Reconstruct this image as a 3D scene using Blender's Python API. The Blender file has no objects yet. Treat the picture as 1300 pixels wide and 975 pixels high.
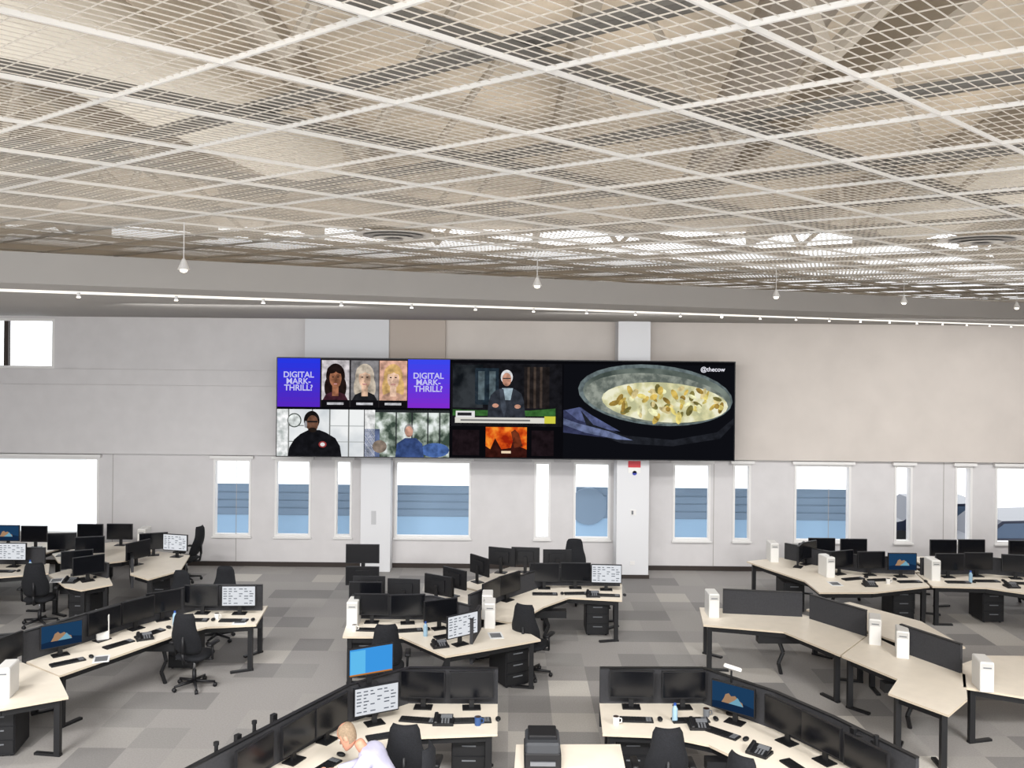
import bpy, math, random
from mathutils import Matrix, Vector
random.seed(7)
sc=bpy.context.scene
COL=sc.collection
try: sc.view_settings.view_transform='Standard'
except Exception: pass

# ---------------------------------------------------------------- materials
def lin(c):
    return tuple(((v/255)/12.92 if v/255<=0.04045 else ((v/255+0.055)/1.055)**2.4) for v in c)+(1,)
MATS={}
def mat(name,rgb,rough=.6,metal=0,noise=0,scale=20,bump=0,emit=0,spec=.4):
    if name in MATS: return MATS[name]
    m=bpy.data.materials.new(name); m.use_nodes=True; nt=m.node_tree; b=nt.nodes['Principled BSDF']
    c=lin(rgb)
    b.inputs['Base Color'].default_value=c; b.inputs['Roughness'].default_value=rough
    b.inputs['Metallic'].default_value=metal; b.inputs['Specular IOR Level'].default_value=spec
    if noise or bump:
        tc=nt.nodes.new('ShaderNodeTexCoord'); n=nt.nodes.new('ShaderNodeTexNoise')
        n.inputs['Scale'].default_value=scale; n.inputs['Detail'].default_value=4
        nt.links.new(tc.outputs['Object'],n.inputs['Vector'])
        if noise:
            r=nt.nodes.new('ShaderNodeValToRGB')
            r.color_ramp.elements[0].position=.3; r.color_ramp.elements[1].position=.7
            r.color_ramp.elements[0].color=tuple(v*(1-noise) for v in c[:3])+(1,)
            r.color_ramp.elements[1].color=tuple(min(1,v*(1+noise)) for v in c[:3])+(1,)
            nt.links.new(n.outputs['Fac'],r.inputs['Fac']); nt.links.new(r.outputs['Color'],b.inputs['Base Color'])
        if bump:
            bp=nt.nodes.new('ShaderNodeBump'); bp.inputs['Strength'].default_value=bump
            nt.links.new(n.outputs['Fac'],bp.inputs['Height']); nt.links.new(bp.outputs['Normal'],b.inputs['Normal'])
    MATS[name]=m; return m
def emis(name,rgb,s=1.0):
    if name in MATS: return MATS[name]
    m=bpy.data.materials.new(name); m.use_nodes=True; nt=m.node_tree; nt.nodes.clear()
    e=nt.nodes.new('ShaderNodeEmission'); o=nt.nodes.new('ShaderNodeOutputMaterial')
    e.inputs[0].default_value=lin(rgb); e.inputs[1].default_value=s
    try: m.cycles.emission_sampling='NONE'
    except Exception: pass
    nt.links.new(e.outputs[0],o.inputs[0]); MATS[name]=m; return m
def emis_noise(name,c1,c2,scale,s=1.0,c3=None,stretch=(1,1,1),p=(.38,.62)):
    if name in MATS: return MATS[name]
    m=emis(name,c1,s); nt=m.node_tree; e=[n for n in nt.nodes if n.type=='EMISSION'][0]
    tc=nt.nodes.new('ShaderNodeTexCoord'); mp=nt.nodes.new('ShaderNodeMapping'); mp.inputs['Scale'].default_value=stretch
    n=nt.nodes.new('ShaderNodeTexNoise'); n.inputs['Scale'].default_value=scale; n.inputs['Detail'].default_value=5
    r=nt.nodes.new('ShaderNodeValToRGB'); r.color_ramp.elements[0].position=p[0]; r.color_ramp.elements[1].position=p[1]
    r.color_ramp.elements[0].color=lin(c1); r.color_ramp.elements[1].color=lin(c2)
    if c3:
        k=r.color_ramp.elements.new((p[0]+p[1])/2); k.color=lin(c3)
    nt.links.new(tc.outputs['Object'],mp.inputs[0]); nt.links.new(mp.outputs[0],n.inputs['Vector'])
    nt.links.new(n.outputs['Fac'],r.inputs[0]); nt.links.new(r.outputs[0],e.inputs[0]); return m

# ---------------------------------------------------------------- mesh builder
class MB:
    def __init__(s): s.v=[]; s.f=[]; s.m=[]; s.mats=[]
    def mi(s,m):
        if m not in s.mats: s.mats.append(m)
        return s.mats.index(m)
    def add(s,vs,fs,m,T=None):
        o=len(s.v); k=s.mi(m)
        for v in vs:
            v=Vector(v)
            if T is not None: v=T@v
            s.v.append(tuple(v))
        for f in fs: s.f.append([i+o for i in f]); s.m.append(k)
    def box(s,x0,x1,y0,y1,z0,z1,m,T=None,bev=0):
        if bev:
            b=bev
            ring=[(x0+b,y0),(x1-b,y0),(x1,y0+b),(x1,y1-b),(x1-b,y1),(x0+b,y1),(x0,y1-b),(x0,y0+b)]
            ins=[(min(max(x,x0+b),x1-b),min(max(y,y0+b),y1-b)) for x,y in ring]
            vs=[(x,y,z0) for x,y in ring]+[(x,y,z1-b) for x,y in ring]+[(x,y,z1) for x,y in ins]
            fs=[list(range(7,-1,-1))]
            for i in range(8):
                j=(i+1)%8; fs+= [[i,j,j+8,i+8],[i+8,j+8,j+16,i+16]]
            fs.append(list(range(16,24)))
            s.add(vs,fs,m,T); return
        vs=[(x,y,z) for z in (z0,z1) for x,y in ((x0,y0),(x1,y0),(x1,y1),(x0,y1))]
        s.add(vs,[[3,2,1,0],[4,5,6,7],[0,1,5,4],[1,2,6,5],[2,3,7,6],[3,0,4,7]],m,T)
    def cyl(s,p0,p1,r0,r1,m,n=12,T=None,cap=True):
        p0=Vector(p0); p1=Vector(p1); d=(p1-p0).normalized()
        u=d.orthogonal().normalized(); w=d.cross(u)
        vs=[p0+(u*math.cos(2*math.pi*i/n)+w*math.sin(2*math.pi*i/n))*r0 for i in range(n)]
        vs+=[p1+(u*math.cos(2*math.pi*i/n)+w*math.sin(2*math.pi*i/n))*r1 for i in range(n)]
        fs=[[i,(i+1)%n,(i+1)%n+n,i+n] for i in range(n)]
        if cap: fs+=[list(range(n-1,-1,-1)),list(range(n,2*n))]
        s.add(vs,fs,m,T)
    def tube(s,pts,r,m,n=8,T=None):
        for a,b in zip(pts[:-1],pts[1:]): s.cyl(a,b,r,r,m,n,T)
    def prism(s,poly,z0,z1,m,T=None,mside=None):
        n=len(poly)
        A=sum(poly[i][0]*poly[(i+1)%n][1]-poly[(i+1)%n][0]*poly[i][1] for i in range(n))
        if A<0: poly=poly[::-1]
        vs=[(x,y,z0) for x,y in poly]+[(x,y,z1) for x,y in poly]
        s.add(vs,[list(range(n-1,-1,-1)),list(range(n,2*n))],m,T)
        s.add(vs,[[i,(i+1)%n,(i+1)%n+n,i+n] for i in range(n)],mside or m,T)
    def bar(s,a,b,w,z0,z1,m,T=None):
        a=Vector(a); b=Vector(b); d=(b-a).normalized(); n=Vector((-d.y,d.x))*w/2
        s.prism([tuple(a-n),tuple(b-n),tuple(b+n),tuple(a+n)],z0,z1,m,T)
    def ell(s,c,r,m,T=None,nu=14,nv=9,q=None):
        vs=[];fs=[]
        for j in range(nv+1):
            t=math.pi*j/nv
            for i in range(nu):
                a=2*math.pi*i/nu
                v=Vector((r[0]*math.sin(t)*math.cos(a),r[1]*math.sin(t)*math.sin(a),r[2]*math.cos(t)))
                if q is not None: v=q@v
                vs.append(Vector(c)+v)
        for j in range(nv):
            for i in range(nu):
                k=(i+1)%nu; fs.append([j*nu+i,(j+1)*nu+i,(j+1)*nu+k,j*nu+k])
        s.add(vs,fs,m,T)
    def mesh(s,name,smooth=False):
        me=bpy.data.meshes.new(name); me.from_pydata(s.v,[],s.f)
        for m in s.mats: me.materials.append(m)
        me.polygons.foreach_set('material_index',s.m)
        if smooth: me.polygons.foreach_set('use_smooth',[True]*len(s.f))
        me.update(); return me
    def build(s,name,loc=(0,0,0),rz=0,smooth=False):
        return inst(name,s.mesh(name,smooth),loc,rz)
def inst(name,me,loc=(0,0,0),rz=0,parent=None):
    o=bpy.data.objects.new(name,me); COL.objects.link(o); o.location=loc; o.rotation_euler=(0,0,rz)
    if parent: o.parent=parent
    return o

# ---------------------------------------------------------------- camera
F=1150.0
cam=bpy.data.cameras.new('camera'); co=bpy.data.objects.new('camera',cam); COL.objects.link(co)
cam.lens=F/1300*36; cam.shift_y=-57.5/1300; cam.clip_end=200
co.matrix_world=Matrix.Translation((0,0,5.2))@Matrix.Rotation(math.pi/2,4,'X')@Matrix.Rotation(0.01,4,'Z')
sc.camera=co

# ---------------------------------------------------------------- base materials
m_wall=mat('wall_paint_grey',(208,205,205),.8,noise=.03,scale=3)
m_beige=mat('wall_paint_beige',(203,195,188),.85,noise=.04,scale=1.5)
m_white=mat('white_paint',(226,224,222),.6)
m_colw=mat('column_paint',(218,218,220),.7)
m_bulk=mat('bulkhead_paint',(160,156,152),.8,noise=.02,scale=2)
m_slab=mat('ceiling_slab_paint',(206,193,175),.9,noise=.32,scale=.9)
m_wire=mat('mesh_wire',(222,214,203),.6)
m_tbar=mat('grid_bar',(226,221,214),.5)
m_tray=mat('cable_tray_steel',(112,108,102),.5,metal=.2)
m_duct=mat('duct_metal',(132,122,110),.6,metal=.2,noise=.15,scale=3)
m_duct2=mat('duct_white',(225,218,205),.6)
m_base=mat('baseboard_dark',(52,44,40),.6)
m_top=mat('desk_laminate',(238,228,212),.45,noise=.03,scale=6)
m_edge=mat('desk_edge',(215,200,178),.5)
m_blk=mat('black_metal',(26,26,28),.45)
m_plas=mat('black_plastic',(22,22,25),.5)
m_scr=mat('screen_dark',(14,15,19),.18,spec=.5)
m_fab=mat('chair_fabric',(24,25,29),.9,noise=.3,scale=60,bump=.1)
m_part=mat('partition_fabric',(56,56,59),.9,noise=.1,scale=40)
m_pc=mat('computer_white',(228,226,222),.45)
m_grey=mat('grey_plastic',(110,112,116),.5)
m_chrome=mat('chrome',(180,180,182),.25,metal=.9)

# ---------------------------------------------------------------- floor
mf=bpy.data.materials.new('carpet_tiles'); mf.use_nodes=True; nt=mf.node_tree; b=nt.nodes['Principled BSDF']
b.inputs['Roughness'].default_value=.7; b.inputs['Specular IOR Level'].default_value=.4
N=nt.nodes.new; L=nt.links.new
tc=N('ShaderNodeTexCoord'); vm=N('ShaderNodeVectorMath'); vm.operation='SCALE'; vm.inputs['Scale'].default_value=1/.6
L(tc.outputs['Object'],vm.inputs[0]); fl=N('ShaderNodeVectorMath'); fl.operation='FLOOR'; L(vm.outputs[0],fl.inputs[0])
wn=N('ShaderNodeTexWhiteNoise'); wn.noise_dimensions='2D'; L(fl.outputs[0],wn.inputs['Vector'])
r=N('ShaderNodeValToRGB'); r.color_ramp.interpolation='CONSTANT'; L(wn.outputs['Value'],r.inputs[0])
el=r.color_ramp.elements; el[0].position=0; el[0].color=lin((146,143,141)); el[1].position=.16; el[1].color=lin((168,164,161))
for p,c in ((.5,(173,169,165)),(.76,(159,156,153)),(.89,(196,191,184)),(.95,(212,207,199))):
    e=el.new(p); e.color=lin(c)
nz=N('ShaderNodeTexNoise'); nz.inputs['Scale'].default_value=45; nz.inputs['Detail'].default_value=3; L(tc.outputs['Object'],nz.inputs['Vector'])
mx=N('ShaderNodeMix'); mx.data_type='RGBA'; mx.blend_type='MULTIPLY'; mx.inputs[0].default_value=.35
L(r.outputs[0],mx.inputs[6]); L(nz.outputs['Fac'],mx.inputs[7]); L(mx.outputs[2],b.inputs['Base Color'])
XL,XR,YB=-13.6,13.6,20.5
m=MB(); m.box(XL,XR,-1,YB+.3,-.2,0,mf); m.build('floor')

# ---------------------------------------------------------------- back wall with windows
def PX(x): return (x-650)*.01783
WZ0,WZ1=.67,2.42
wins=[(-60,128),(273,321),(351,397),(427,449),(503,600),(680,701),(730,777),(856,904),(932,955),(1010,1082),(1137,1160),(1214,1236),(1265,1345)]
wx=[(PX(a),PX(c)) for a,c in wins]
m=MB()
m.box(XL,XR,YB,YB+.3,0,WZ0,m_wall); m.box(XL,XR,YB,YB+.3,WZ1,2.52,m_wall)
prev=XL
for a,c in wx:
    m.box(prev,a,YB,YB+.3,WZ0,WZ1,m_wall); prev=c
m.box(prev,XR,YB,YB+.3,WZ0,WZ1,m_wall)
m.box(XL,-4.64,YB-.12,YB+.3,2.52,4.07,m_wall); m.box(XL,-4.64,YB-.06,YB+.3,4.07,4.42,m_wall)
m.box(-10.35,-4.64,YB,YB+.3,4.42,6.2,m_wall); m.box(XL,-10.35,YB,YB+.3,5.55,6.2,m_wall); m.box(XL,-12.6,YB,YB+.3,4.42,5.55,m_wall)
m.box(-4.64,2.5,YB-.02,YB+.3,2.52,6.2,m_beige); m.box(2.5,XR,YB-.12,YB+.3,2.52,6.2,m_beige)
m.box(-4.64,-2.76,YB-.2,YB,4.5,5.6,m_colw)
m.box(-2.76,-1.5,YB-.12,YB,4.5,5.6,mat('wall_panel_brown',(186,174,164),.85))
for x in (-9.0,-6.2,4.6,7.2,9.8): m.box(x-.006,x+.006,YB-.005,YB,0.1,2.5,m_bulk)
m.build('wall_back')
for i,(a,c) in enumerate(wx):
    m=MB(); t=.05
    m.box(a,a+t,YB-.02,YB+.12,WZ0,WZ1,m_white); m.box(c-t,c,YB-.02,YB+.12,WZ0,WZ1,m_white)
    m.box(a+t,c-t,YB-.02,YB+.12,WZ0,WZ0+t,m_white); m.box(a+t,c-t,YB-.02,YB+.12,WZ1-t,WZ1,m_white)
    m.box(a-.06,c+.06,YB-.1,YB-.021,WZ1+.01,WZ1+.075,m_white)
    m.box(a-.02,c+.02,YB-.07,YB-.021,WZ0-.03,WZ0,m_white)
    m.build('window_%d'%(i+1))
m=MB()
m.box(-12.6,-10.35,YB,YB+.1,4.42,4.48,m_white); m.box(-12.6,-10.35,YB,YB+.1,5.49,5.55,m_white)
m.box(-11.5,-11.4,YB,YB+.1,4.48,5.49,m_base); m.box(-10.41,-10.35,YB,YB+.1,4.48,5.49,m_white)
m.build('window_14')
m=MB(); m.box(XL,XR,YB-.03,YB,0,.1,m_base); m.build('baseboard_back')
m=MB(); m.box(2.32,3.02,19.75,YB-.13,0,5.6,m_colw); m.box(2.3,3.04,19.73,19.75,0,.08,m_base); m.build('trim_1')
m=MB(); m.box(-3.32,-2.66,20.1,YB-.03,0,4.45,m_colw); m.build('trim_2')
m=MB(); m.box(XL-.3,XL,-1,YB+.3,0,7.7,m_wall); m.build('wall_left')
m=MB(); m.box(XR,XR+.3,-1,YB+.3,0,7.7,m_wall); m.build('wall_right')
m=MB(); m.box(2.56,2.83,19.735,19.75,2.42,2.56,mat('sign_red',(200,60,70),.5)); m.box(2.56,2.83,19.735,19.75,2.3,2.42,m_pc)
m.cyl((2.7,19.735,2.3),(2.7,19.75,2.3),.05,.05,mat('sign_blue',(60,70,170),.5)); m.build('safety_sign')
m=MB(); m.box(2.62,2.74,19.73,19.75,1.38,1.5,m_white); m.box(2.64,2.68,19.72,19.73,1.4,1.48,m_grey); m.build('wall_switch')
m=MB(); m.box(2.62,2.72,19.73,19.75,.3,.38,m_white); m.build('power_socket')
m=MB(); m.box(-3.08,-2.98,20.085,20.1,1.05,1.35,mat('label_grey',(188,188,190),.6)); m.build('column_label')

# ---------------------------------------------------------------- exterior
m_lou=mat('louvre_blue',(112,132,152),.7); m_lou2=mat('louvre_gap',(118,138,157),.7)
m=MB()
for a,c in ((-7.7,-.6),(1.6,2.8),(3.6,9.2)):
    m.box(a,c,22.1,22.15,-.5,.84,mat('louvre_base',(140,170,196),.7))
    z=.86
    while z<1.6:
        m.box(a,c,22.08,22.1,z,z+.15,m_lou); z+=.185
    m.box(a,c,22.1,22.12,.84,1.6,m_lou2)
m.cyl((1.9,22.02,1.14),(1.9,22.1,1.14),.45,.45,m_lou,24)
m.build('louvred_screen')
def car(x,y):
    m=MB(); c=mat('car_paint',(28,34,52),.3); g=mat('car_glass',(70,85,105),.1)
    T=Matrix.Translation((x,y,-.6))
    prof=[(-2.1,.35),(-2.1,.8),(-1.3,.95),(-.7,1.4),(.9,1.45),(1.6,1.0),(2.1,.9),(2.15,.35)]
    vs=[(a,-.85,z) for a,z in prof]+[(a,.85,z) for a,z in prof]; n=8
    m.add(vs,[list(range(n)),list(range(2*n-1,n-1,-1))]+[[i,i+n,(i+1)%n+n,(i+1)%n] for i in range(n)],c,T)
    m.add([(-1.15,-.86,.97),(1.3,-.86,1.0),(.85,-.86,1.38),(-.65,-.86,1.34)],[[0,1,2,3]],g,T)
    for xx in (-1.35,1.35):
        for yy in (-.87,.67): m.cyl((xx,yy,.35),(xx,yy+.2,.35),.35,.35,m_plas,18,T)
    m.build('parked_car')
car(12.0,25.5); car(12.9,23.3)
m=MB(); m.box(-40,40,20.9,60,-.8,-.6,mat('pavement_pale',(235,236,238),.9,noise=.03)); m.build('ground')

# ---------------------------------------------------------------- ceiling: slab, mesh grid, ducts
m=MB(); m.box(XL-.3,XR+.3,-1,YB+.3,7.7,7.9,m_slab); m.build('ceiling')
ZM=6.15
O=Vector((.111,3.19)); A=Vector((.535,.52)); B=Vector((-.588,.47))
RC=(XL+.05,XR-.05,-.5,YB-.2)
def clip(p,d,x0,x1,y0,y1):
    t0,t1=-99,99
    for q,e,lo,hi in ((p.x,d.x,x0,x1),(p.y,d.y,y0,y1)):
        a,c=(lo-q)/e,(hi-q)/e
        if a>c: a,c=c,a
        t0=max(t0,a); t1=min(t1,c)
    return (p+d*t0,p+d*t1) if t1-t0>.05 else None
# short wire lengths, panel by panel (each grid panel carries its own welded mesh)
wv=[];wf=[]
def wire(p,q,z,w):
    d=(q-p).normalized(); n=Vector((-d.y,d.x))*w/2; o=len(wv)
    for e in (p,q):
        wv.extend([(e.x-n.x,e.y-n.y,z),(e.x+n.x,e.y+n.y,z),(e.x,e.y,z+w)])
    wf.extend([(o,o+1,o+4,o+3),(o+1,o+2,o+5,o+4),(o+2,o,o+3,o+5)])
for i in range(-34,35):
    for j in range(-34,35):
        c=O+A*i+B*j; mid=c+A*.5+B*.5
        if not (RC[0]+.3<mid.x<RC[1]-.3 and RC[2]+.3<mid.y<RC[3]-.2): continue
        for k in range(1,15):
            p=c+B*(k/15); wire(p,p+A,ZM,.0042)
        if mid.y<14:
            for k in range(1,7):
                p=c+A*(k/7); wire(p,p+B,ZM+.0045,.0042)
me=bpy.data.meshes.new('ceiling_wire_mesh'); me.from_pydata(wv,[],wf); me.materials.append(m_wire); me.update(); inst('ceiling_wire_mesh',me)
def segbar(m,a,c,w,z0,z1,mm):
    n=max(1,int((c-a).length/1.5))
    for s in range(n): m.bar(a+(c-a)*(s/n),a+(c-a)*((s+1)/n),w,z0,z1,mm)
m=MB()
for k in range(-34,35):
    for D,S,zz in ((A,B,ZM-.01),(B,A,ZM-.0095)):
        c=clip(O+S*k,D,*RC)
        if c: segbar(m,c[0],c[1],.011,zz,zz+.018,m_tbar)
m.build('ceiling_grid')
m=MB()
for k in range(-34,35):
    for D,S,zz in ((A,B,ZM+.03),(B,A,ZM+.075)):
        c=clip(O+S*k,D,RC[0]+.3,RC[1]-.3,RC[2],RC[3]-.3)
        if c and k%2==0:
            n=Vector((-D.y,D.x)).normalized()*.06
            segbar(m,c[0]+n*.9,c[1]+n*.9,.085,zz,zz+.004,m_tray)
            segbar(m,c[0]+n*1.7,c[1]+n*1.7,.006,zz,zz+.035,m_tray); segbar(m,c[0]+n*.1,c[1]+n*.1,.006,zz,zz+.035,m_tray)
m.build('cable_tray')
m=MB()
for (x,y0,y1,rr,zz,mm) in ((-3.2,1,9,.32,6.95,m_duct2),(1.2,1,12,.22,7.2,m_duct),(4.8,2,14,.4,7.1,m_duct2),(-7.5,1,12,.35,7.1,m_duct),(8.6,3,18,.3,7.1,m_duct)):
    m.cyl((x,y0,zz),(x+1.2,y1,zz),rr,rr,mm,20)
m.box(-12,12,3.0,3.5,6.8,7.1,m_duct)
m.build('ventilation_duct')
m=MB(); m_beam=mat('steel_beam',(160,150,136),.6)
for i in range(-5,6):
    x=i*2.4+.5
    m.box(x-.06,x+.06,0,YB-.1,7.35,7.69,m_beam)
    for y in range(1,13,2):
        m.cyl((x,y,7.4),(x+.9,y+1,6.45),.03,.03,m_beam,6); m.cyl((x+1.8,y,7.4),(x+.9,y+1,6.45),.03,.03,m_beam,6)
m.build('roof_beam')
for x,y in ((-1.07,8.1),(4.14,8.0),(-5.5,4.6)):
    m=MB()
    for rr,z in ((.36,6.12),(.27,6.105),(.18,6.09),(.09,6.075)):
        m.cyl((x,y,z),(x,y,z+.012),rr,rr-.05,m_bulk if rr in (.27,.09) else m_tbar,32)
    m.build('ceiling_diffuser')
fa=lambda x: 7.1+(x+4.0)*7.3/12.1
m=MB(); m.prism([(XL,fa(XL)),(XR,fa(XR)),(XR,YB-.21),(XL,YB-.21)],5.6,5.85,m_bulk); m.build('ceiling_bulkhead')
m=MB(); a_=Vector((XL+.1,fa(XL)+.35)); b_=Vector((10.8,19.1))
segbar(m,a_,b_,.035,5.576,5.599,emis('led_white',(255,250,240),1.3))
for i in range(22):
    t=i/21; p=a_+(b_-a_)*(.36+.62*t)
    m.cyl((p.x,p.y-.03,5.55),(p.x,p.y-.03,5.59),.016,.016,m_white,10); m.cyl((p.x,p.y-.03,5.54),(p.x,p.y-.03,5.55),.018,.018,emis('spot_lamp',(255,248,235),4),10)
m.build('led_track_light')
for x in (-2.7,.25,3.2,5.3,7.6):
    y=fa(x)-.45; m=MB()
    m.cyl((x,y,5.82),(x,y,6.13),.004,.004,m_white,6); m.cyl((x,y,5.74),(x,y,5.83),.05,.012,m_white,14)
    m.ell((x,y,5.735),(.03,.03,.02),emis('lamp_glow',(255,244,225),4))
    m.build('pendant_lamp')

# ---------------------------------------------------------------- video wall
VX0,VX1,VY,VZ1,VZ0=-5.02,4.78,19.42,4.735,2.64
root=bpy.data.objects.new('video_wall',None); COL.objects.link(root)
m=MB(); m.box(VX0-.02,VX1+.02,VY,VY+.16,VZ0-.02,VZ1+.02,m_plas)
m.box(VX0,VX1,VY-.002,VY,VZ0,VZ1,emis('screen_black',(10,10,14),1))
for i in range(6): m.box(-4.5+i*1.8,-4.4+i*1.8,VY+.16,YB-.21 if not 1.5<-4.5+i*1.8<3 else 19.7,3.4,3.6,m_blk)
o=m.build('display_panels'); o.parent=root
UW,UH=578.,123.
def U(u,v,l=1): return (VX0+u/UW*(VX1-VX0),VY-.002-.0015*l,VZ1-v/UH*(VZ1-VZ0))
pm=MB()
def vpoly(pts,mm,l=1): pm.add([U(a,c,l) for a,c in pts],[list(range(len(pts)))],mm)
def vrect(a,c,e,g,mm,l=1): vpoly([(a,g),(e,g),(e,c),(a,c)],mm,l)
def vell(cx,cy,rx,ry,mm,l=1,a0=0,n=28,rot=0):
    pts=[]
    for i in range(n):
        t=2*math.pi*i/n; x=rx*math.cos(t); y=ry*math.sin(t)
        pts.append((cx+x*math.cos(rot)-y*math.sin(rot),cy+x*math.sin(rot)+y*math.cos(rot)))
    vpoly(pts[::-1],mm,l)
def E(name,c,k=1):
    return emis_noise(name,tuple(v*.72 for v in c),tuple(min(255,v*1.12+6) for v in c),7,p=(.3,.65))
E0=emis
def vgrad(a,c,e,g,c1,c2,name,l=1,n=10):
    for i in range(n):
        t=i/(n-1); col=tuple(c1[k]*(1-t)+c2[k]*t for k in range(3))
        vrect(a,c+(g-c)*i/n,e,c+(g-c)*(i+1)/n,E0('%s_%d'%(name,i),col,1),l)
vgrad(0,0,54,61,(40,55,225),(85,40,190),'purpleA'); vgrad(165,0,218,61,(60,70,235),(125,45,205),'purpleB')
vrect(54,0,165,61,E0('vg',(35,33,36)),1)
for k,(x0,bg,hair,skin,top) in enumerate(((56,(196,190,192),(28,18,16),(150,98,72),(60,30,40)),(93,(120,118,120),(186,174,158),(214,178,152),(30,30,34)),(129,(206,160,140),(204,166,106),(228,188,164),(190,150,130)))):
    vrect(x0,2,x0+35,52,E('pbg%d'%k,bg),2); cx=x0+17.5
    H=E('phair%d'%k,hair); S=E('pskin%d'%k,skin)
    vell(cx,22,12,16,H,3); vell(cx-8,36,6,13,H,3); vell(cx+8,36,6,13,H,3)
    vpoly([(cx-16,52),(cx+16,52),(cx+12,45),(cx+5,42),(cx-5,42),(cx-12,45)],E('ptop%d'%k,top),4)
    vpoly([(cx-4,47),(cx+4,47),(cx+4,34),(cx-4,34)],S,5); vell(cx,24.5,7.6,11.5,S,5)
    vell(cx+3.5,27,3.6,8,E('pshade%d'%k,tuple(v*.88 for v in skin)),5.4)
    vell(cx-4,13.5,7,5,H,6,rot=-.4); vell(cx+5,14,6,4.5,H,6,rot=.5)
    for s in (-1,1): vell(cx+s*3.2,23,1.5,.8,E0('peye',(45,32,28)),6); vrect(cx+s*3.2-1.8,20.3,cx+s*3.2+1.8,20.9,H,6)
    vell(cx,28,1,1.4,E('pnose%d'%k,tuple(v*.82 for v in skin)),6)
    vell(cx,31.8,2.9,1.0,E0('plip',(166,76,74)),6); vrect(cx-2,31.5,cx+2,32,E0('pteeth',(225,215,210)),7)
    vrect(x0,52,x0+35,61,E0('pcap',(18,16,20)),3); vrect(x0+7,55,x0+28,58,E('pcapt',(190,190,195)),4)
# lower-left caller
vrect(0,64,110,123,emis_noise('roomA',(205,210,214),(238,240,240),1.6),1)
vrect(0,64,14,123,E('ra1',(225,236,232)),2)
for x in (14,44,66,90): vrect(x,64,x+1.6,123,E0('ra2',(120,122,120)),2)
for y in (84,104): vrect(14,y,34,y+1.2,E0('ra2',(120,122,120)),2); vrect(66,y,110,y+1.2,E0('ra3',(180,184,184)),2)
vell(22,78,9,9,E0('ra4',(70,78,72)),2); vell(22,78,7.6,7.6,E('ra5',(215,220,218)),3)
vrect(36,96,62,123,E0('ra6',(60,62,66)),2)
vpoly([(14,123),(82,123),(80,110),(74,100),(62,93),(54,90),(40,90),(30,95),(22,102),(16,112)],E('hoodie',(18,18,22)),4)
vell(44,78,10,12,E('hairA',(20,17,16)),5); vell(45,82,7.4,10.5,E('skinA',(104,72,56)),6); vrect(38.5,78.5,51.5,80.5,E0('glassA',(24,24,26)),7)
vell(45,90,5.5,3,E('beardA',(34,26,22)),7); vell(36.5,83,1.8,4.5,E0('phonesA',(150,150,155)),7); vell(58,108,5,4,E0('logoA',(150,60,60)),7); vell(58,108,3,2.4,E0('logoB',(220,220,220)),8)
# lower-mid caller
vrect(111,64,218,123,emis_noise('roomB',(60,74,64),(232,238,236),4,c3=(150,162,150)),1)
vrect(111,64,124,123,E('rb1',(225,228,226)),2)
for x in (150,170,190,205): vrect(x,66,x+1.6,112,E0('rb2',(40,44,46)),2)
vrect(124,64,218,67,E0('rb2',(40,44,46)),2)
vrect(111,88,130,123,E('rb3',(90,104,140)),2); vell(200,114,18,9,E('rb4',(70,100,160)),3); vell(130,110,9,8,E('rb5',(130,116,104)),3)
vpoly([(150,123),(186,123),(184,106),(176,99),(162,99),(152,106)],E('shirtB',(52,72,120)),5)
vell(167,89,6,8,E('hairB',(140,136,134)),5); vell(167,91,5,7,E('skinB',(196,150,130)),6)
# news presenter
vrect(220,4,360,83,E('nb0',(20,20,24)),1)
vrect(222,6,260,60,emis_noise('nb1',(16,20,24),(52,56,60),2.5),2); vrect(250,10,280,56,E('nb2',(30,42,52)),2); vrect(254,14,262,50,E('nb3',(80,94,100)),3); vrect(268,14,276,50,E('nb3',(80,94,100)),3)
vrect(312,8,344,60,E('nb4',(30,26,26)),2)
for x in (316,324,332): vrect(x,8,x+3,60,E('nb5',(62,52,46)),3)
vpoly([(222,70),(352,70),(352,60),(320,63),(250,63),(222,62)],E('grass',(52,98,46)),3)
vpoly([(266,72),(314,72),(312,52),(309,42),(302,37),(294,34),(286,34),(276,38),(270,44),(267,54)],E('suit',(44,48,56)),5)
vpoly([(286,50),(295,50),(298,35),(284,35)],E('scarf',(150,168,178)),6)
vpoly([(281,36),(286,36),(290,60),(287,72),(283,60)],E('lapel',(60,66,76)),7)
vell(290,21,7.6,9,E('hairN',(212,212,214)),6); vell(290,24,5.8,8.4,E('skinN',(190,140,118)),7); vrect(285,22,295,23.4,E0('glassN',(60,54,54)),8)
vell(276,57,4,2.6,E('skinN',(190,140,118)),8); vell(304,58,4,2.6,E('skinN',(190,140,118)),8)
vrect(225,72,352,79,E0('tick',(216,214,206)),9); vrect(226,64,250,72,E0('tickb',(226,226,226)),9); vrect(228,66,246,70,E0('tickk',(40,40,44)),10); vrect(338,70,352,79,E0('ticky',(206,202,70)),10); vrect(232,74.5,320,76.5,E0('tickt',(110,110,110)),10)
# fire clip
vrect(264,84,316,122,emis_noise('fire',(150,34,12),(246,150,50),3.5,c3=(214,84,24)),2)
vpoly([(264,122),(316,122),(316,112),(306,108),(300,96),(296,110),(284,112),(276,98),(270,112),(264,108)],E('firek',(50,18,14)),3)
vpoly([(296,90),(301,87),(306,92),(311,108),(300,110)],E('firek2',(100,42,22)),3)
vrect(284,114,296,117,E0('firet',(236,210,180)),4)
vrect(222,88,256,120,E('dim1',(24,16,20)),2); vrect(322,88,350,120,E('dim1',(24,16,20)),2)
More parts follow.
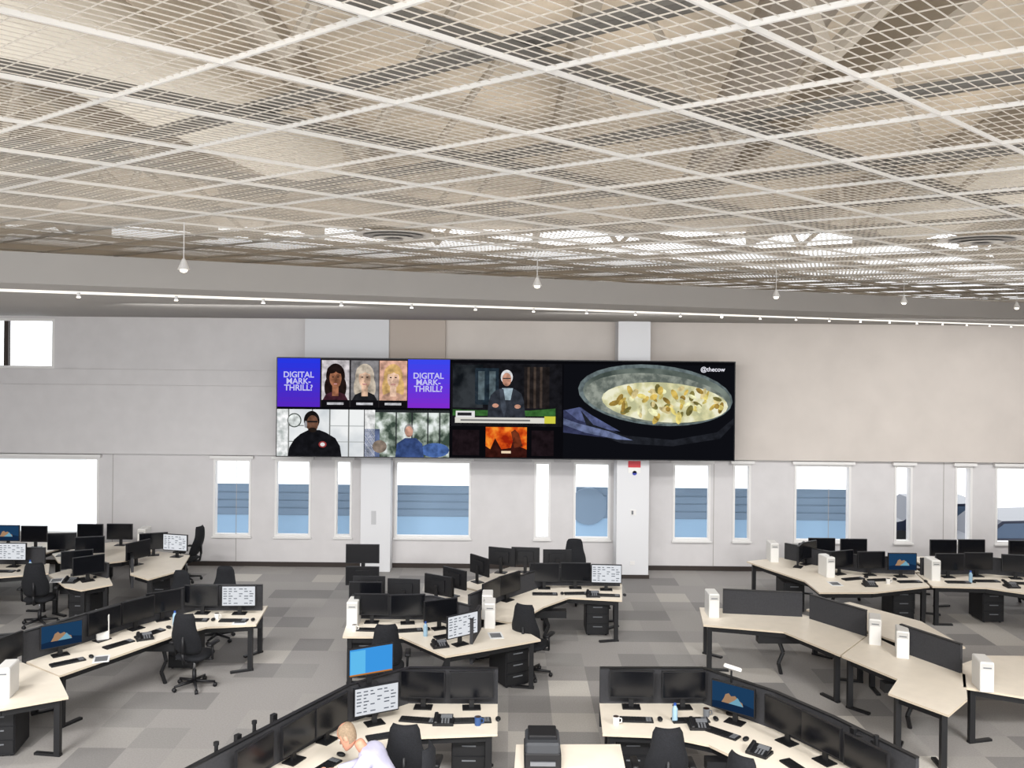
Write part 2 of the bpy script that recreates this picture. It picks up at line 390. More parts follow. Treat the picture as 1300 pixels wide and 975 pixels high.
# cooking pan
vrect(362,4,578,123,E0('pan_bg',(14,15,20)),1)
vpoly([(362,90),(362,62),(384,58),(420,84),(450,100)],E('pan_hand',(46,50,78)),2)
vpoly([(364,62),(382,58),(398,68),(434,88),(420,86),(380,74)],E('pan_hand2',(78,86,124)),3)
vell(478,42,98,38,E('pan_rim',(96,108,110)),2,rot=.08)
vell(480,43,94,34.5,emis_noise('pan_in',(62,72,68),(126,136,128),1.2),3,rot=.08)
vell(478,46,90,31,emis_noise('pan_in2',(96,104,98),(150,156,146),6),4,rot=.08)
vell(490,51,80,25,emis_noise('pan_sauce',(186,186,146),(236,234,206),4,c3=(214,210,164)),5,rot=.06)
random.seed(11)
for i in range(70):
    a=random.uniform(0,6.28); q=math.sqrt(random.random()); u=492+q*72*math.cos(a); v=52+q*20*math.sin(a)
    vell(u,v,random.uniform(3,8),random.uniform(1.6,4),E('food%d'%(i%6),((226,206,120),(196,168,84),(238,228,176),(150,122,56),(214,196,140),(120,112,60))[i%6]),6+i*.05,n=9,rot=random.uniform(0,3))
vpoly([(384,62),(400,80),(440,93),(500,98),(556,88),(577,70),(577,78),(560,96),(500,106),(436,103),(394,88)],E('pan_edge',(28,30,36)),12)
vpoly([(362,72),(380,78),(420,88),(450,99),(430,98),(390,90),(362,80)],E('pan_hl',(96,106,140)),13)
o=pm.build('picture'); o.parent=root
def vtext(s,u,v,size,mm,l=14,al='CENTER',off=.008):
    c=bpy.data.curves.new('caption','FONT'); c.body=s; c.size=size; c.align_x=al; c.align_y='CENTER'; c.space_line=.8; c.offset=off
    ob=bpy.data.objects.new('caption',c); COL.objects.link(ob); ob.location=U(u,v,l); ob.rotation_euler=(math.pi/2,0,0); c.materials.append(mm); ob.parent=root
WT=E0('text_white',(235,235,245)); WL=E0('text_lilac',(196,194,240))
vtext('DIGITAL\nMARK-\nTHRILL?',27,29,.175,WL,off=.004); vtext('DIGITAL\nMARK-\nTHRILL?',191,29,.175,WL,off=.004); vtext('@thecow',550,9,.13,WT,l=16,off=.002)

# ---------------------------------------------------------------- desks
def inset(poly,i,d):
    n=len(poly); p=Vector(poly[i]); a=(p-Vector(poly[i-1])).normalized(); c=(Vector(poly[(i+1)%n])-p).normalized()
    na=Vector((-a.y,a.x)); nc=Vector((-c.y,c.x)); bis=(na+nc)
    if bis.length<.1: bis=na
    bis.normalize(); k=max(.35,bis.dot(na)); return p+bis*(d/k), a.angle(c)*(1 if a.x*c.y-a.y*c.x>0 else -1)
def desk(poly,parts=(),ph=1.14,extra=()):
    n=len(poly)
    ar=sum(poly[i][0]*poly[(i+1)%n][1]-poly[(i+1)%n][0]*poly[i][1] for i in range(n))
    if ar<0: poly=poly[::-1]
    m=MB(); m.prism(poly,.712,.74,m_top,mside=m_edge)
    ins=[inset(poly,i,.1) for i in range(n)]
    for i in range(n):
        m.bar(ins[i][0],ins[(i+1)%n][0],.04,.62,.711,m_blk)
    legs=[q for q,a in ins if a>.9]+[Vector(e) for e in extra]
    c=sum((Vector(p) for p in poly),Vector((0,0)))/n
    for q in legs:
        m.box(q.x-.035,q.x+.035,q.y-.035,q.y+.035,.02,.71,m_blk)
        d=(c-q); d=d.normalized()*.3 if d.length>0 else Vector((.3,0))
        m.bar(q-d*.15,q+d,.06,0,.03,m_blk)
    for line in parts:
        for a,e in zip(line[:-1],line[1:]):
            m.bar(a,e,.045,.45,ph,m_part); m.bar(a,e,.055,ph,ph+.015,m_blk)
    q=c
    m.box(q.x-.35,q.x+.35,q.y-.08,q.y+.08,.5,.62,m_blk)
    m.tube([(q.x,q.y,.5),(q.x+.05,q.y-.03,.35),(q.x-.02,q.y-.03,.18),(q.x+.03,q.y,.0)],.03,m_blk,6)
    return m.build('office_desk')
desk([(-4.0,15.0),(-5.15,14.8),(-5.8,13.9),(-6.6,12.35),(-5.87,11.83),(-5.44,12.6),(-5.0,13.42),(-4.63,13.87),(-3.91,14.0)],
     [[(-4.02,14.75),(-5.1,14.72)],[(-5.1,14.72),(-5.8,13.8),(-6.6,12.3)]])
desk([(-5.86,11.8),(-5.41,11.14),(-6.04,10.76),(-8.6,10.5),(-8.6,11.6),(-6.61,12.3)],[[(-6.65,12.25),(-8.6,11.65)]])
desk([(-2.55,14.4),(-1.2,14.4),(-.45,13.95),(.05,14.2),(.47,13.44),(-.24,13.04),(-.89,12.7),(-1.6,13.5),(-2.48,13.49)],
     [[(-2.5,14.38),(-1.2,14.35),(-.6,13.85)],[(-.45,13.9),(-.55,13.2)]],1.1)
desk([(2.05,16.5),(.6,16.5),(-.1,15.6),(-.7,14.6),(.0,14.25),(.15,14.3),(.57,15.1),(1.03,15.65),(1.93,15.51)],
     [[(2.0,16.42),(.65,16.42),(-.1,15.5),(-.65,14.6)]],1.05)
desk([(-2.6,14.5),(-1.2,14.5),(-.75,14.75),(-.15,15.65),(-.9,16.2),(-1.5,15.5),(-2.6,15.4)],[])
desk([(2.05,16.6),(.6,16.6),(-.2,15.75),(-.95,16.35),(0,17.7),(2.0,17.6)],[])
desk([(-.13,11.1),(-1.25,11.1),(-1.85,10.55),(-2.7,9.0),(-3.05,8.3),(-2.2,8.2),(-1.75,9.1),(-1.28,9.83),(-.97,10.13),(-.12,10.22)],
     [[(-.13,11.08),(-1.22,11.07),(-1.85,10.5),(-2.68,9.0),(-3.05,8.3)]],1.16)
desk([(1.12,11.15),(2.42,11.18),(3.1,10.45),(3.5,9.8),(4.0,8.8),(3.2,8.4),(2.75,9.3),(2.48,9.64),(2.22,10.0),(1.82,10.2),(1.07,10.25)],
     [[(1.12,11.13),(2.4,11.16),(3.08,10.42),(3.5,9.75),(3.98,8.8)]],1.16)
desk([(.09,9.96),(1.24,9.99),(1.21,8.9),(.05,8.9)],[])
desk([(3.18,15.15),(4.7,14.95),(5.5,13.85),(4.72,12.9),(4.22,13.92),(3.05,14.22)],[[(3.5,14.85),(4.75,14.7)],[(4.85,14.6),(5.42,13.75)]],1.12)
desk([(5.51,13.84),(5.72,13.1),(6.15,12.2),(5.75,11.35),(5.28,10.86),(4.83,11.52),(5.16,12.01),(4.73,12.88)],[[(5.66,13.1),(6.12,12.25)]],1.12)
desk([(4.95,15.1),(5.84,15.55),(6.6,14.5),(6.7,13.3),(5.95,13.2),(5.56,13.95)],[])
desk([(6.3,12.6),(6.8,12.95),(10,12.95),(10,11.5),(6.6,11.4),(5.9,11.75)],[])
desk([(4.8,18.35),(5.6,18.7),(6.3,18.0),(6.9,17.6),(7.85,17.5),(7.7,16.6),(6.51,16.16),(5.51,16.12),(5.5,16.9),(5.07,17.76)],
     [[(5.65,18.6),(6.3,17.9),(6.9,17.55),(7.8,17.45)]],1.05)
desk([(7.87,17.5),(9.24,17.63),(10.5,17.2),(12.2,16.9),(12.2,15.6),(10.2,15.7),(9.23,16.2),(8.71,16.55),(7.75,16.6)],
     [[(7.9,17.42),(9.24,17.55),(10.5,17.1),(12.2,16.8)]],1.05)
desk([(8.3,17.75),(12.2,17.4),(12.2,18.9),(8.3,18.9)],[])
desk([(5.75,18.85),(8.0,18.9),(8.0,17.65),(6.95,17.72),(6.4,18.12)],[])
desk([(-12,17.6),(-8.94,17.6),(-8.6,16.9),(-9.35,16.6),(-12,16.4)],[[(-12,17.55),(-9.0,17.55)]],1.05)
desk([(-8.55,16.8),(-8.35,17.3),(-7.36,16.65),(-7.1,16.2),(-7.47,15.8),(-7.85,16.0)],[[(-8.3,17.2),(-7.36,16.6)]],1.0)
desk([(-7.5,17.9),(-7.27,18.7),(-6.5,18.4),(-6.25,17.2),(-6.6,16.55),(-7.08,16.9)],[[(-7.45,17.8),(-7.08,17.0)]],1.0)
desk([(-9.3,18.4),(-8.6,19.5),(-7.6,19.5),(-7.35,18.75),(-7.6,17.9),(-8.3,17.45),(-8.85,17.75)],[])
desk([(-12,18.1),(-9.5,18.1),(-9.3,19.4),(-12,19.4)],[])
# drawer pedestals under the tops
pdm=MB(); pdm.box(-.2,.2,-.26,.26,.03,.58,m_plas,bev=.01)
for i in range(3): pdm.box(-.185,.185,-.272,-.26,.06+i*.17,.21+i*.17,m_blk); pdm.box(-.08,.08,-.28,-.272,.16+i*.17,.175+i*.17,m_grey)
for a in (-.15,.15):
    for c in (-.2,.2): pdm.cyl((a,c,0),(a,c,.03),.02,.02,m_blk,8)
PDM=pdm.mesh('drawer_pedestal')
for x,y,a in ((-6.3,11.35,10),(-5.1,14.35,0),(-7.6,11.1,0),(-.0,13.75,30),(1.55,16.15,0),(-2.2,14.05,0),(5.45,17.6,0),(7.35,17.15,0),(9.0,17.1,0),(10.9,16.5,0),(-7.7,16.5,0),(-6.7,17.6,0),(-10.2,17.1,0),(-.45,10.7,0),(1.45,10.75,0)):
    inst('drawer_pedestal',PDM,(x,y,0),math.radians(a))

# ---------------------------------------------------------------- monitors
def monitor_mesh(kind):
    m=MB(); w,h=.27,.165; zc=.30
    m.box(-w,w,-.018,.018,zc-h,zc+h,m_plas)
    m.box(-w*.55,w*.55,.018,.045,zc-h*.6,zc+h*.6,m_plas)
    f={'dark':m_scr,'text':emis('scr_text',(222,225,230),1),'mount':emis('scr_sky',(28,60,92),1),'blue':emis('scr_blue',(60,150,225),1)}[kind]
    def q(x0,x1,z0,z1,mm,l=0): m.add([(x0,-.0185-.0006*l,z0),(x1,-.0185-.0006*l,z0),(x1,-.0185-.0006*l,z1),(x0,-.0185-.0006*l,z1)],[[0,1,2,3]],mm)
    q(-w+.012,w-.012,zc-h+.014,zc+h-.012,f)
    if kind=='text':
        random.seed(3)
        for r_ in range(7):
            for c_ in range(6):
                if random.random()<.8:
                    x=-w+.03+c_*.082; z=zc+h-.045-r_*.038
                    q(x,x+random.uniform(.03,.066),z-.013,z,emis('scr_ink',(96,102,112),1),1)
    if kind=='mount':
        P=lambda pts,mm,l: m.add([(x,-.0185-.0006*l,zc+z) for x,z in pts],[list(range(len(pts)))],mm)
        P([(-.258,-.15),(.258,-.15),(.258,-.06),(.1,-.03),(-.258,-.08)],emis('scr_dusk',(20,40,66),1),1)
        P([(-.14,-.07),(-.11,-.02),(-.09,.03),(-.05,.05),(-.02,.02),(.03,.035),(.08,-.01),(.12,-.03),(.13,-.07)],emis('scr_rock',(160,126,96),1),2)
        P([(-.05,-.07),(.02,-.02),(.06,.02),(.1,-.03),(.13,-.07)],emis('scr_ice',(110,160,182),1),3)
    if kind=='blue':
        q(-w+.02,-w+.2,zc-h+.03,zc+h-.03,emis('scr_cyan',(96,186,236),1),1); q(-w+.012,w-.012,zc-h+.014,zc-h+.03,emis('scr_orange',(190,120,50),1),1)
    m.box(-.03,.03,.045,.075,.012,zc,m_blk)
    m.box(-.11,.11,-.03,.13,0,.012,m_blk,bev=.005)
    return m.mesh('monitor_'+kind)
MM={k:monitor_mesh(k) for k in ('dark','text','mount','blue')}
def kb_mesh():
    m=MB(); m.box(-.22,.22,-.07,.07,0,.018,m_plas,bev=.006)
    for r_ in range(4):
        for c_ in range(12): m.box(-.205+c_*.034,-.205+c_*.034+.028,-.055+r_*.029,-.055+r_*.029+.023,.018,.023,m_grey if c_>9 else m_blk)
    return m.mesh('keyboard')
KB=kb_mesh()
mm=MB(); mm.ell((0,0,.012),(.032,.055,.022),m_plas,nu=12,nv=8); MS=mm.mesh('computer_mouse',True)
def mon(x,y,a,kind='dark',kb=True,z=.741):
    a=math.radians(a); inst('computer_monitor',MM[kind],(x,y,z),a)
    if kb:
        d=Vector((math.sin(a),-math.cos(a))); s=Vector((math.cos(a),math.sin(a)))
        p=Vector((x,y))+d*.33; inst('keyboard',KB,(p.x,p.y,.741),a+random.uniform(-.1,.1))
        p=p+s*.3; inst('computer_mouse',MS,(p.x,p.y,.752),a)
for t in ((-4.33,14.5,3,'text'),(-4.93,14.5,0),(-5.4,14.15,38,'dark',0),(-5.62,13.72,55),(-5.9,13.2,60),(-6.2,12.55,40,'mount'),(-6.65,11.95,70,'dark',0),(-7.1,11.7,15),(-7.8,11.4,15),
          (-2.15,14.12,0,'dark'),(-1.58,14.1,8),(-1.05,13.85,25),(-.68,13.15,38,'text',0),(-2.35,14.8,0,'dark',0),(-1.75,15.0,175,'dark',0),(-1.2,15.25,150,'dark',0),(-.95,15.7,140,'dark',0),(-2.35,15.15,180,'dark',0),
          (.62,16.15,0),(1.18,16.2,0),(1.72,16.1,-3,'text'),(.0,15.4,50,'dark',0),(-.3,14.95,60,'dark',0),
          (-.15,17.3,160,'dark',0),(.3,17.35,175,'dark',0),(-.55,16.6,130,'dark',0),(.9,17.2,180,'dark',0),
          (-1.03,10.88,-3),(-.44,10.88,4),(-1.52,10.42,28,'text'),(-1.95,9.98,62,'dark',0),(-2.2,9.5,65),(-2.5,8.95,65,'dark',0),
          (1.49,10.95,-2),(2.12,10.95,3),(2.62,10.55,-38,'mount'),(3.06,10.05,-58,'dark',0),(3.32,9.6,-62),(3.58,9.05,-62),
          (5.95,18.1,35,'dark',0),(6.35,18.45,0,'dark',0),(6.98,18.4,0,'dark',0),(6.35,17.35,20),(6.9,17.3,5),(7.45,17.2,0,'mount'),(5.75,17.9,60,'dark',0),
          (8.35,17.2,0),(8.95,17.3,0),(9.6,17.15,-10),(10.2,16.95,-15),(11.0,16.8,-10),(8.8,18.4,0,'dark',0),(9.4,18.45,0,'dark',0),(10.4,18.4,0,'dark',0),(11.1,18.3,0,'dark',0),
          (-9.5,17.3,0,'text'),(-10.2,17.3,0,'dark'),(-8.0,16.75,25),(-7.6,16.35,40,'dark',0),(-8.85,19.1,0,'dark',0),(-8.25,19.15,0,'dark',0),(-9.0,18.2,10,'dark',0),(-8.3,17.9,15,'dark',0),
          (-7.2,17.55,60,'dark',0),(-7.2,18.3,20,'dark',0),(-6.72,18.2,-12,'text',0),(-10.5,18.9,0,'mount',0),(-11.2,18.9,0,'dark',0),(-9.9,18.85,0,'dark',0)):
    mon(*t)
root=bpy.data.objects.new('display_stand',None); COL.objects.link(root); root.location=(-2.85,17.6,0)
m=MB(); m.box(-.2,.2,-.15,.15,0,.03,m_blk); m.box(-.03,.03,.03,.07,.03,1.0,m_blk); o=m.build('post'); o.parent=root
for z in (.68,.25):
    o=inst('screen',MM['dark'],(0,-.06,z)); o.scale=(1.2,1,1.1); o.parent=root
up=inst('computer_monitor',MM['blue'],(-1.6,10.5,1.16),math.radians(28))
m=MB(); m.box(-.02,.02,-.02,.02,0,.415,m_blk); m.box(-.1,.1,-.03,.08,0,.012,m_blk); m.build('arm_stand',(-1.64,10.66,.741))
def arm(x,y,a,h=.5):
    m=MB(); m.cyl((0,0,0),(0,0,h),.02,.02,m_blk,10); m.cyl((0,0,0),(0,0,.03),.05,.045,m_blk,14)
    m.tube([(0,0,h*.8),(.18,-.08,h*.82),(.3,.02,h*.86)],.018,m_blk,8); m.box(.27,.33,-.0,.05,h*.75,h*.97,m_blk); m.cyl((0,0,h),(0,0,h+.03),.028,.028,m_blk,10)
    m.build('arm_stand',(x,y,.741),math.radians(a))
for t in ((-2.62,9.35,60,.46),(-2.85,8.85,60,.46),(7.35,12.6,20,.4),(7.75,12.4,160,.34),(3.72,9.15,110,.46)): arm(*t)
m=MB(); m.cyl((0,0,0),(0,0,.52),.012,.012,m_blk,8); m.cyl((0,0,0),(0,0,.02),.06,.06,m_blk,14)
m.box(-.11,.11,-.02,.02,.52,.56,m_pc,Matrix.Rotation(.3,4,'Y')@Matrix.Translation((-.15,0,0)),bev=.01); m.build('status_lamp',(2.66,10.82,.741))

# ---------------------------------------------------------------- desktop computers / phones / papers
def pc_mesh():
    m=MB(); m.box(-.085,.085,-.17,.17,0,.38,m_pc,bev=.012)
    m.box(-.07,.07,-.173,-.17,.28,.36,mat('pc_front',(196,194,190),.5)); m.box(-.05,.05,-.175,-.173,.3,.315,m_grey)
    return m.mesh('desktop_computer')
PC=pc_mesh()
for x,y,a in ((-6.0,13.35,30),(-6.2,11.2,10),(-.35,14.55,0),(-.3,14.1,0),(3.3,14.75,0),(5.45,13.5,-20),(5.62,12.95,-20),(6.15,11.75,-10),(5.35,18.45,0),(8.0,17.15,0),(6.05,17.3,10),(-2.42,14.1,0),(-7.75,19.2,0)):
    inst('desktop_computer',PC,(x,y,.741),math.radians(a))
def phone_mesh():
    m=MB(); T=Matrix.Rotation(math.radians(18),4,'X')
    m.box(-.12,.12,-.1,.1,0,.03,m_plas,bev=.006); m.box(-.11,.11,-.08,.09,.03,.05,m_plas,T)
    m.box(-.03,.1,.02,.08,.05,.053,m_grey,T)
    for i in range(4):
        for j in range(3): m.box(-.02+j*.035,.0+j*.035,-.07+i*.022,-.055+i*.022,.05,.054,m_grey,T)
    m.box(-.105,-.06,-.09,.09,.05,.085,m_plas,T,bev=.01)
    return m.mesh('desk_phone')
PH=phone_mesh()
for x,y,a in ((-5.35,13.3,30),(-7.9,16.3,0),(-1.0,13.1,20),(2.2,10.45,0),(2.72,9.8,-40),(-.75,10.5,0),(1.45,15.75,0),(6.6,16.6,0),(9.2,16.6,0),(-6.9,11.15,0)):
    inst('desk_phone',PH,(x,y,.741),math.radians(a))
m_paper=mat('paper_white',(235,235,235),.8)
for x,y,a in ((-5.6,12.45,20),(-6.5,11.0,50),(-.2,13.6,10),(6.0,16.7,0),(-1.5,9.8,30),(-4.2,14.15,8),(.75,9.3,12),(10.0,16.2,5),(-8.2,16.4,20)):
    m=MB(); m.box(-.105,.105,-.148,.148,0,.004,m_paper); m.box(-.08,.08,-.1,.1,.004,.0045,m_grey); m.build('paper_sheet',(x,y,.741),math.radians(a))
def mug(x,y,c):
    m=MB(); m.cyl((0,0,0),(0,0,.095),.036,.04,c,16); m.cyl((0,0,.0955),(0,0,.096),.034,.034,mat('coffee',(50,30,20),.3),16)
    m.tube([(.038,0,.075),(.065,0,.07),(.065,0,.03),(.038,0,.022)],.006,c,6); m.build('coffee_mug',(x,y,.741))
for x,y,c in ((-4.6,14.25,m_pc),(-.35,10.45,mat('mug_blue',(50,80,130),.4)),(1.25,10.5,m_pc),(-2.35,13.75,m_pc),(2.35,10.75,m_grey),(7.0,16.75,m_pc)): mug(x,y,c)
def bottle(x,y):
    c=mat('bottle_plastic',(150,180,200),.2); m=MB(); m.cyl((0,0,0),(0,0,.15),.033,.033,c,14); m.cyl((0,0,.15),(0,0,.19),.033,.014,c,14); m.cyl((0,0,.19),(0,0,.215),.016,.016,mat('bottle_cap',(40,80,160),.5),12)
    m.build('water_bottle',(x,y,.741))
for x,y in ((-5.15,13.95),(-1.25,13.55),(1.95,10.6),(8.6,16.9),(-9.0,17.0)): bottle(x,y)
m=MB(); m.box(-.19,.19,-.2,.2,0,.2,m_plas,bev=.015); m.box(-.18,.18,-.19,.19,.2,.3,mat('printer_grey',(60,62,66),.5),bev=.02); m.box(-.13,.13,-.22,-.2,.08,.12,m_grey)
m.box(-.15,.15,-.1,.17,.3,.34,m_plas,bev=.01); m.build('desktop_printer',(.36,9.5,.741))

# ---------------------------------------------------------------- task chair
def chair_mesh():
    m=MB()
    for i in range(5):
        a=2*math.pi*i/5+.3; c,s=math.cos(a),math.sin(a)
        m.cyl((0,0,.1),(c*.3,s*.3,.075),.028,.016,m_plas,8)
        m.cyl((c*.3-s*.022,s*.3+c*.022,.03),(c*.3+s*.022,s*.3-c*.022,.03),.03,.03,m_plas,12)
    m.cyl((0,0,.08),(0,0,.26),.035,.03,m_plas,12); m.cyl((0,0,.26),(0,0,.42),.018,.018,m_chrome,10)
    m.box(-.12,.12,-.14,.12,.41,.45,m_plas)
    def pad(cx,cy,cz,rx,ry,rz,T=None,p=3.2):
        vs=[];fs=[];nu,nv=24,8
        for j in range(nv+1):
            t=-math.pi/2+math.pi*j/nv; ct=max(0,math.cos(t))**.45; st=math.sin(t)
            for i in range(nu):
                a=2*math.pi*i/nu; ca,sa=math.cos(a),math.sin(a)
                x=math.copysign(abs(ca)**(2/p),ca); y=math.copysign(abs(sa)**(2/p),sa)
                vs.append((cx+rx*x*ct,cy+ry*y*ct,cz+rz*st))
        for j in range(nv):
            for i in range(nu):
                k=(i+1)%nu; fs.append([j*nu+i,j*nu+k,(j+1)*nu+k,(j+1)*nu+i])
        m.add(vs,fs,m_fab,T)
    pad(0,.02,.48,.25,.25,.05)
    vs=[];fs=[];nu,nv=9,12
    for side in (0,1):
        for j in range(nv+1):
            t=j/nv; z=.56+.62*t; wdt=.23*(1-.28*max(0,t-.45)**1.2/.55)*(.86+.14*math.sin(math.pi*min(1,t*1.6)))
            if j in (0,nv): wdt*=.85
            for i in range(nu+1):
                s=-1+2*i/nu; x=s*wdt; yc=-.24-.1*t+.05*s*s+.03*math.cos(t*5)
                th=.035*(1-abs(s)**4)*(1 if 0<j<nv else .2)+.004
                vs.append((x,yc+(th if side else -th),z))
    W=nu+1; S=(nv+1)*W
    for j in range(nv):
        for i in range(nu):
            a=j*W+i; fs.append([a,a+1,a+W+1,a+W]); fs.append([S+a,S+a+W,S+a+W+1,S+a+1])
        a=j*W; fs.append([a,a+W,S+a+W,S+a]); a=j*W+nu; fs.append([a,S+a,S+a+W,a+W])
    for i in range(nu):
        fs.append([i,S+i,S+i+1,i+1]); a=nv*W+i; fs.append([a,a+1,S+a+1,S+a])
    m.add(vs,fs,m_fab)
    m.tube([(0,-.1,.43),(0,-.3,.45),(0,-.33,.6),(0,-.33,.85)],.024,m_plas)
    for s in (-1,1):
        m.tube([(s*.15,0,.43),(s*.29,0,.44),(s*.3,-.03,.66)],.018,m_plas); m.box(s*.3-.04,s*.3+.04,-.14,.13,.66,.695,m_plas,bev=.012)
    return m.mesh('task_chair',True)
CH=chair_mesh()
for x,y,a in ((-4.65,13.4,-10),(-6.85,19.2,80),(-8.4,16.2,10),(1.3,17.95,180),(-1.75,13.0,5),(.35,14.0,-25),(-1.05,9.72,-5),(1.66,9.7,0),(2.5,9.0,-50),(-5.0,15.5,170),(-5.7,15.2,160),(-9.6,16.0,0)):
    inst('task_chair',CH,(x,y,0),math.radians(a))

# ---------------------------------------------------------------- seated man
m_skin=mat('skin',(196,140,116),.5,noise=.05,scale=30); m_shirt=mat('shirt_white',(186,184,206),.8,noise=.08,scale=12,bump=.3)
m_trou=mat('trousers_navy',(38,42,56),.85); m_hair=mat('hair_grey_blond',(140,120,98),.8,noise=.2,scale=70); m_shoe=mat('shoe_black',(20,18,18),.4)
man=bpy.data.objects.new('man_sitting',None); COL.objects.link(man); man.location=(-1.09,8.98,0); man.rotation_euler=(0,0,math.radians(82))
def skin(name,vs,es,rs,mm,rootv=0,sub=2):
    me=bpy.data.meshes.new(name); me.from_pydata(vs,es,[]); me.materials.append(mm)
    o=bpy.data.objects.new(name,me); COL.objects.link(o); o.parent=man
    md=o.modifiers.new('skin','SKIN'); md.use_smooth_shade=True
    if not me.skin_vertices: return o
    for i,r_ in enumerate(rs):
        d=me.skin_vertices[0].data[i]; d.radius=r_ if isinstance(r_,tuple) else (r_,r_); d.use_root=(i==rootv)
    s_=o.modifiers.new('sub','SUBSURF'); s_.levels=sub; s_.render_levels=sub
    return o
skin('torso_shirt',[(0,0,.6),(0,.08,.77),(0,.2,.93),(0,.3,1.04),(0,.35,1.1),
      (.13,.28,1.05),(.2,.31,1.01),(.27,.42,.85),(.22,.56,.81),(.16,.68,.80),
      (-.13,.28,1.05),(-.2,.31,1.01),(-.27,.42,.85),(-.22,.56,.81),(-.16,.68,.80)],
     [(0,1),(1,2),(2,3),(3,4),(3,5),(5,6),(6,7),(7,8),(8,9),(3,10),(10,11),(11,12),(12,13),(13,14)],
     [(.16,.12),(.165,.13),(.175,.13),(.12,.09),(.065,.065),.085,.075,.058,.047,.037,.085,.075,.058,.047,.037],m_shirt)
skin('trousers',[(0,0,.6),(.1,.06,.58),(.13,.46,.57),(.13,.5,.3),(.13,.5,.1),(-.1,.06,.58),(-.13,.46,.57),(-.13,.48,.3),(-.13,.48,.1)],
     [(0,1),(1,2),(2,3),(3,4),(0,5),(5,6),(6,7),(7,8)],[(.15,.12),.1,.075,.06,.05,.1,.075,.06,.05],m_trou)
for s in (-1,1):
    y0=.49 if s>0 else .47
    m=MB(); m.ell((s*.13,y0+.08,.045),(.048,.14,.045),m_shoe); o=m.build('shoe',smooth=True); o.parent=man
    w_=Vector((s*.155,.73,.79))
    skin('palm',[tuple(w_+Vector((0,-.04,0))),tuple(w_+Vector((0,.03,-.005))),tuple(w_+Vector((0,.07,-.01)))],[(0,1),(1,2)],[.024,(.036,.016),(.04,.013)],m_skin,0,2)
    for k,(dx,ln) in enumerate(((-.03,.068),(-.01,.078),(.01,.072),(.03,.055))):
        b0=w_+Vector((dx*s*-1,.07,-.008))
        skin('finger',[tuple(b0),tuple(b0+Vector((0,ln*.45,.006))),tuple(b0+Vector((0,ln*.8,-.006))),tuple(b0+Vector((0,ln,-.018)))],[(0,1),(1,2),(2,3)],[.0095,.009,.008,.007],m_skin,0,1)
    b0=w_+Vector((-s*.03,.02,-.005))
    skin('thumb',[tuple(b0),tuple(b0+Vector((-s*.022,.03,-.004))),tuple(b0+Vector((-s*.026,.055,-.01)))],[(0,1),(1,2)],[.012,.0105,.009],m_skin,0,1)
skin('neck',[(0,.32,1.05),(0,.38,1.13),(0,.42,1.19)],[(0,1),(1,2)],[.06,.057,.056],m_skin)
HT=Matrix.Translation((0,.46,1.13))@Matrix.Rotation(math.radians(-34),4,'X')
rings=[(-.015,.028,.095,.02),(.0,.045,.1,-.02),(.03,.06,.098,-.055),(.06,.067,.094,-.075),(.09,.071,.092,-.088),(.12,.074,.09,-.096),(.15,.076,.09,-.1),(.18,.073,.08,-.096),(.205,.062,.058,-.078),(.225,.04,.03,-.05),(.233,.01,.0,-.02)]
m=MB(); vs=[];fs=[];nu=24
for z,wd_,fy,by in rings:
    cy=(fy+by)/2; ry=(fy-by)/2
    for i in range(nu):
        a=2*math.pi*i/nu; x=wd_*math.cos(a); y=cy+ry*math.sin(a)
        if .1<z<.14 and math.sin(a)>.75 and abs(x)>.012: y-=.008
        vs.append((x,y,z))
for j in range(len(rings)-1):
    for i in range(nu):
        k=(i+1)%nu; fs.append([j*nu+i,j*nu+k,(j+1)*nu+k,(j+1)*nu+i])
fs.append(list(range(nu-1,-1,-1))); fs.append([(len(rings)-1)*nu+i for i in range(nu)])
m.add(vs,fs,m_skin,HT)
m.add([(-.016,.088,.065),(.016,.088,.065),(.006,.09,.115),(-.006,.09,.115),(0,.118,.072)],[[0,1,4],[1,2,4],[2,3,4],[3,0,4]],m_skin,HT)
m.ell((0,.094,.038),(.024,.008,.007),mat('lips',(176,104,96),.5),HT)
for s in (-1,1):
    m.ell((s*.03,.082,.115),(.013,.008,.008),mat('eye_white',(230,228,224),.3),HT); m.ell((s*.03,.088,.115),(.006,.004,.006),m_shoe,HT)
    m.ell((s*.03,.085,.135),(.018,.006,.004),m_hair,HT); m.ell((s*.078,-.005,.1),(.01,.02,.032),m_skin,HT)
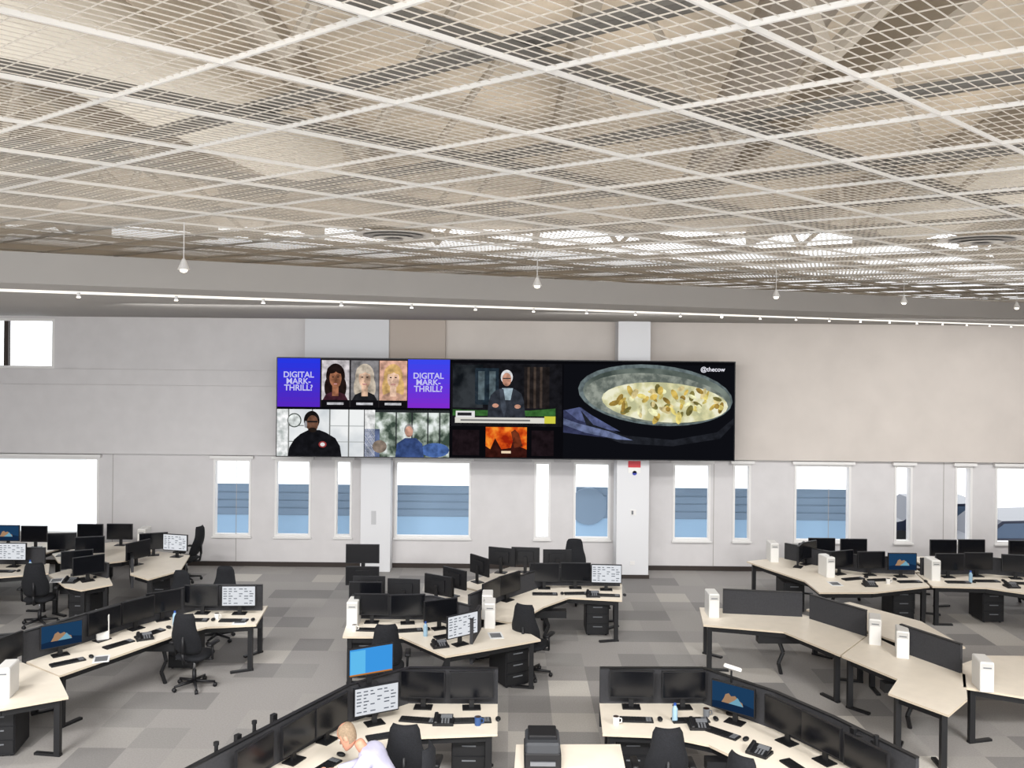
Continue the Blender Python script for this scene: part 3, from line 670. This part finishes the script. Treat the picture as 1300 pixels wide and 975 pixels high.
# hair shell over the sides, back and a thinning crown
vs=[];fs=[]
HR=rings[2:]
for j,(z,wd_,fy,by) in enumerate(HR):
    cy=(fy+by)/2; ry=(fy-by)/2
    for i in range(nu):
        a=2*math.pi*i/nu; vs.append(((wd_+.007)*math.cos(a),cy+(ry+.007)*math.sin(a),z+.003))
for j in range(len(HR)-2):
    for i in range(nu):
        k=(i+1)%nu; a=2*math.pi*(i+.5)/nu; sy=math.sin(a); z=HR[j][0]
        lim=-.35 if z<.09 else (.2 if z<.15 else .4)
        if sy<lim and not (z>.21 and sy>-.1): fs.append([j*nu+i,j*nu+k,(j+1)*nu+k,(j+1)*nu+i])
m.add(vs,fs,m_hair,HT)
o=m.build('head',smooth=True); o.parent=man
inst('task_chair',CH,(-1.09,8.98,0),math.radians(82))

# ---------------------------------------------------------------- roller blind on the big left window
mb=bpy.data.materials.new('blind_fabric'); mb.use_nodes=True; nt=mb.node_tree; nt.nodes.clear()
o_=nt.nodes.new('ShaderNodeOutputMaterial'); mxs=nt.nodes.new('ShaderNodeMixShader'); d1=nt.nodes.new('ShaderNodeBsdfDiffuse'); d2=nt.nodes.new('ShaderNodeBsdfTranslucent')
d1.inputs[0].default_value=lin((245,245,242)); d2.inputs[0].default_value=lin((238,242,243)); mxs.inputs[0].default_value=.6
nt.links.new(d1.outputs[0],mxs.inputs[1]); nt.links.new(d2.outputs[0],mxs.inputs[2]); nt.links.new(mxs.outputs[0],o_.inputs[0])
m=MB(); m.add([(PX(-58),YB+.14,WZ0+.02),(PX(118),YB+.14,WZ0+.02),(PX(108),YB+.14,WZ1),(PX(-58),YB+.14,WZ1)],[[0,1,2,3]],mb); m.build('roller_blind')

# ---------------------------------------------------------------- lights & world
wd=bpy.data.worlds.new('world'); sc.world=wd; wd.use_nodes=True
bg=wd.node_tree.nodes['Background']; bg.inputs[0].default_value=(.94,.97,1,1); bg.inputs[1].default_value=2.6
def area(name,loc,rx,sx,sy,e,col=(1,1,1),spread=180):
    l=bpy.data.lights.new(name,'AREA'); l.shape='RECTANGLE'; l.size=sx; l.size_y=sy; l.energy=e; l.color=col; l.spread=math.radians(spread)
    o=bpy.data.objects.new(name,l); COL.objects.link(o); o.location=loc; o.rotation_euler=(math.radians(rx),0,0)
area('above_mesh_fill',(0,9.5,6.26),180,25,19,720,(1,.965,.92))  # unseen sheet of light, added for an even glow above the mesh
for x in (-7,0,7):
    area('room_fill',(x,3.5,5.72),38,3,.7,340,(1,.99,.975),100)  # added fill, turned away from the camera, to brighten desks and walls
for x,y,e in ((-9,9.5,190),(-3.5,11.5,170),(2,13.5,140),(7.5,15.0,90),(11,15.5,80)):
    area('back_wall_fill',(x,y,5.5),55,3,.5,e,(1,.995,.985),130)  # unseen fill added below the soffit to lift the dark back wall
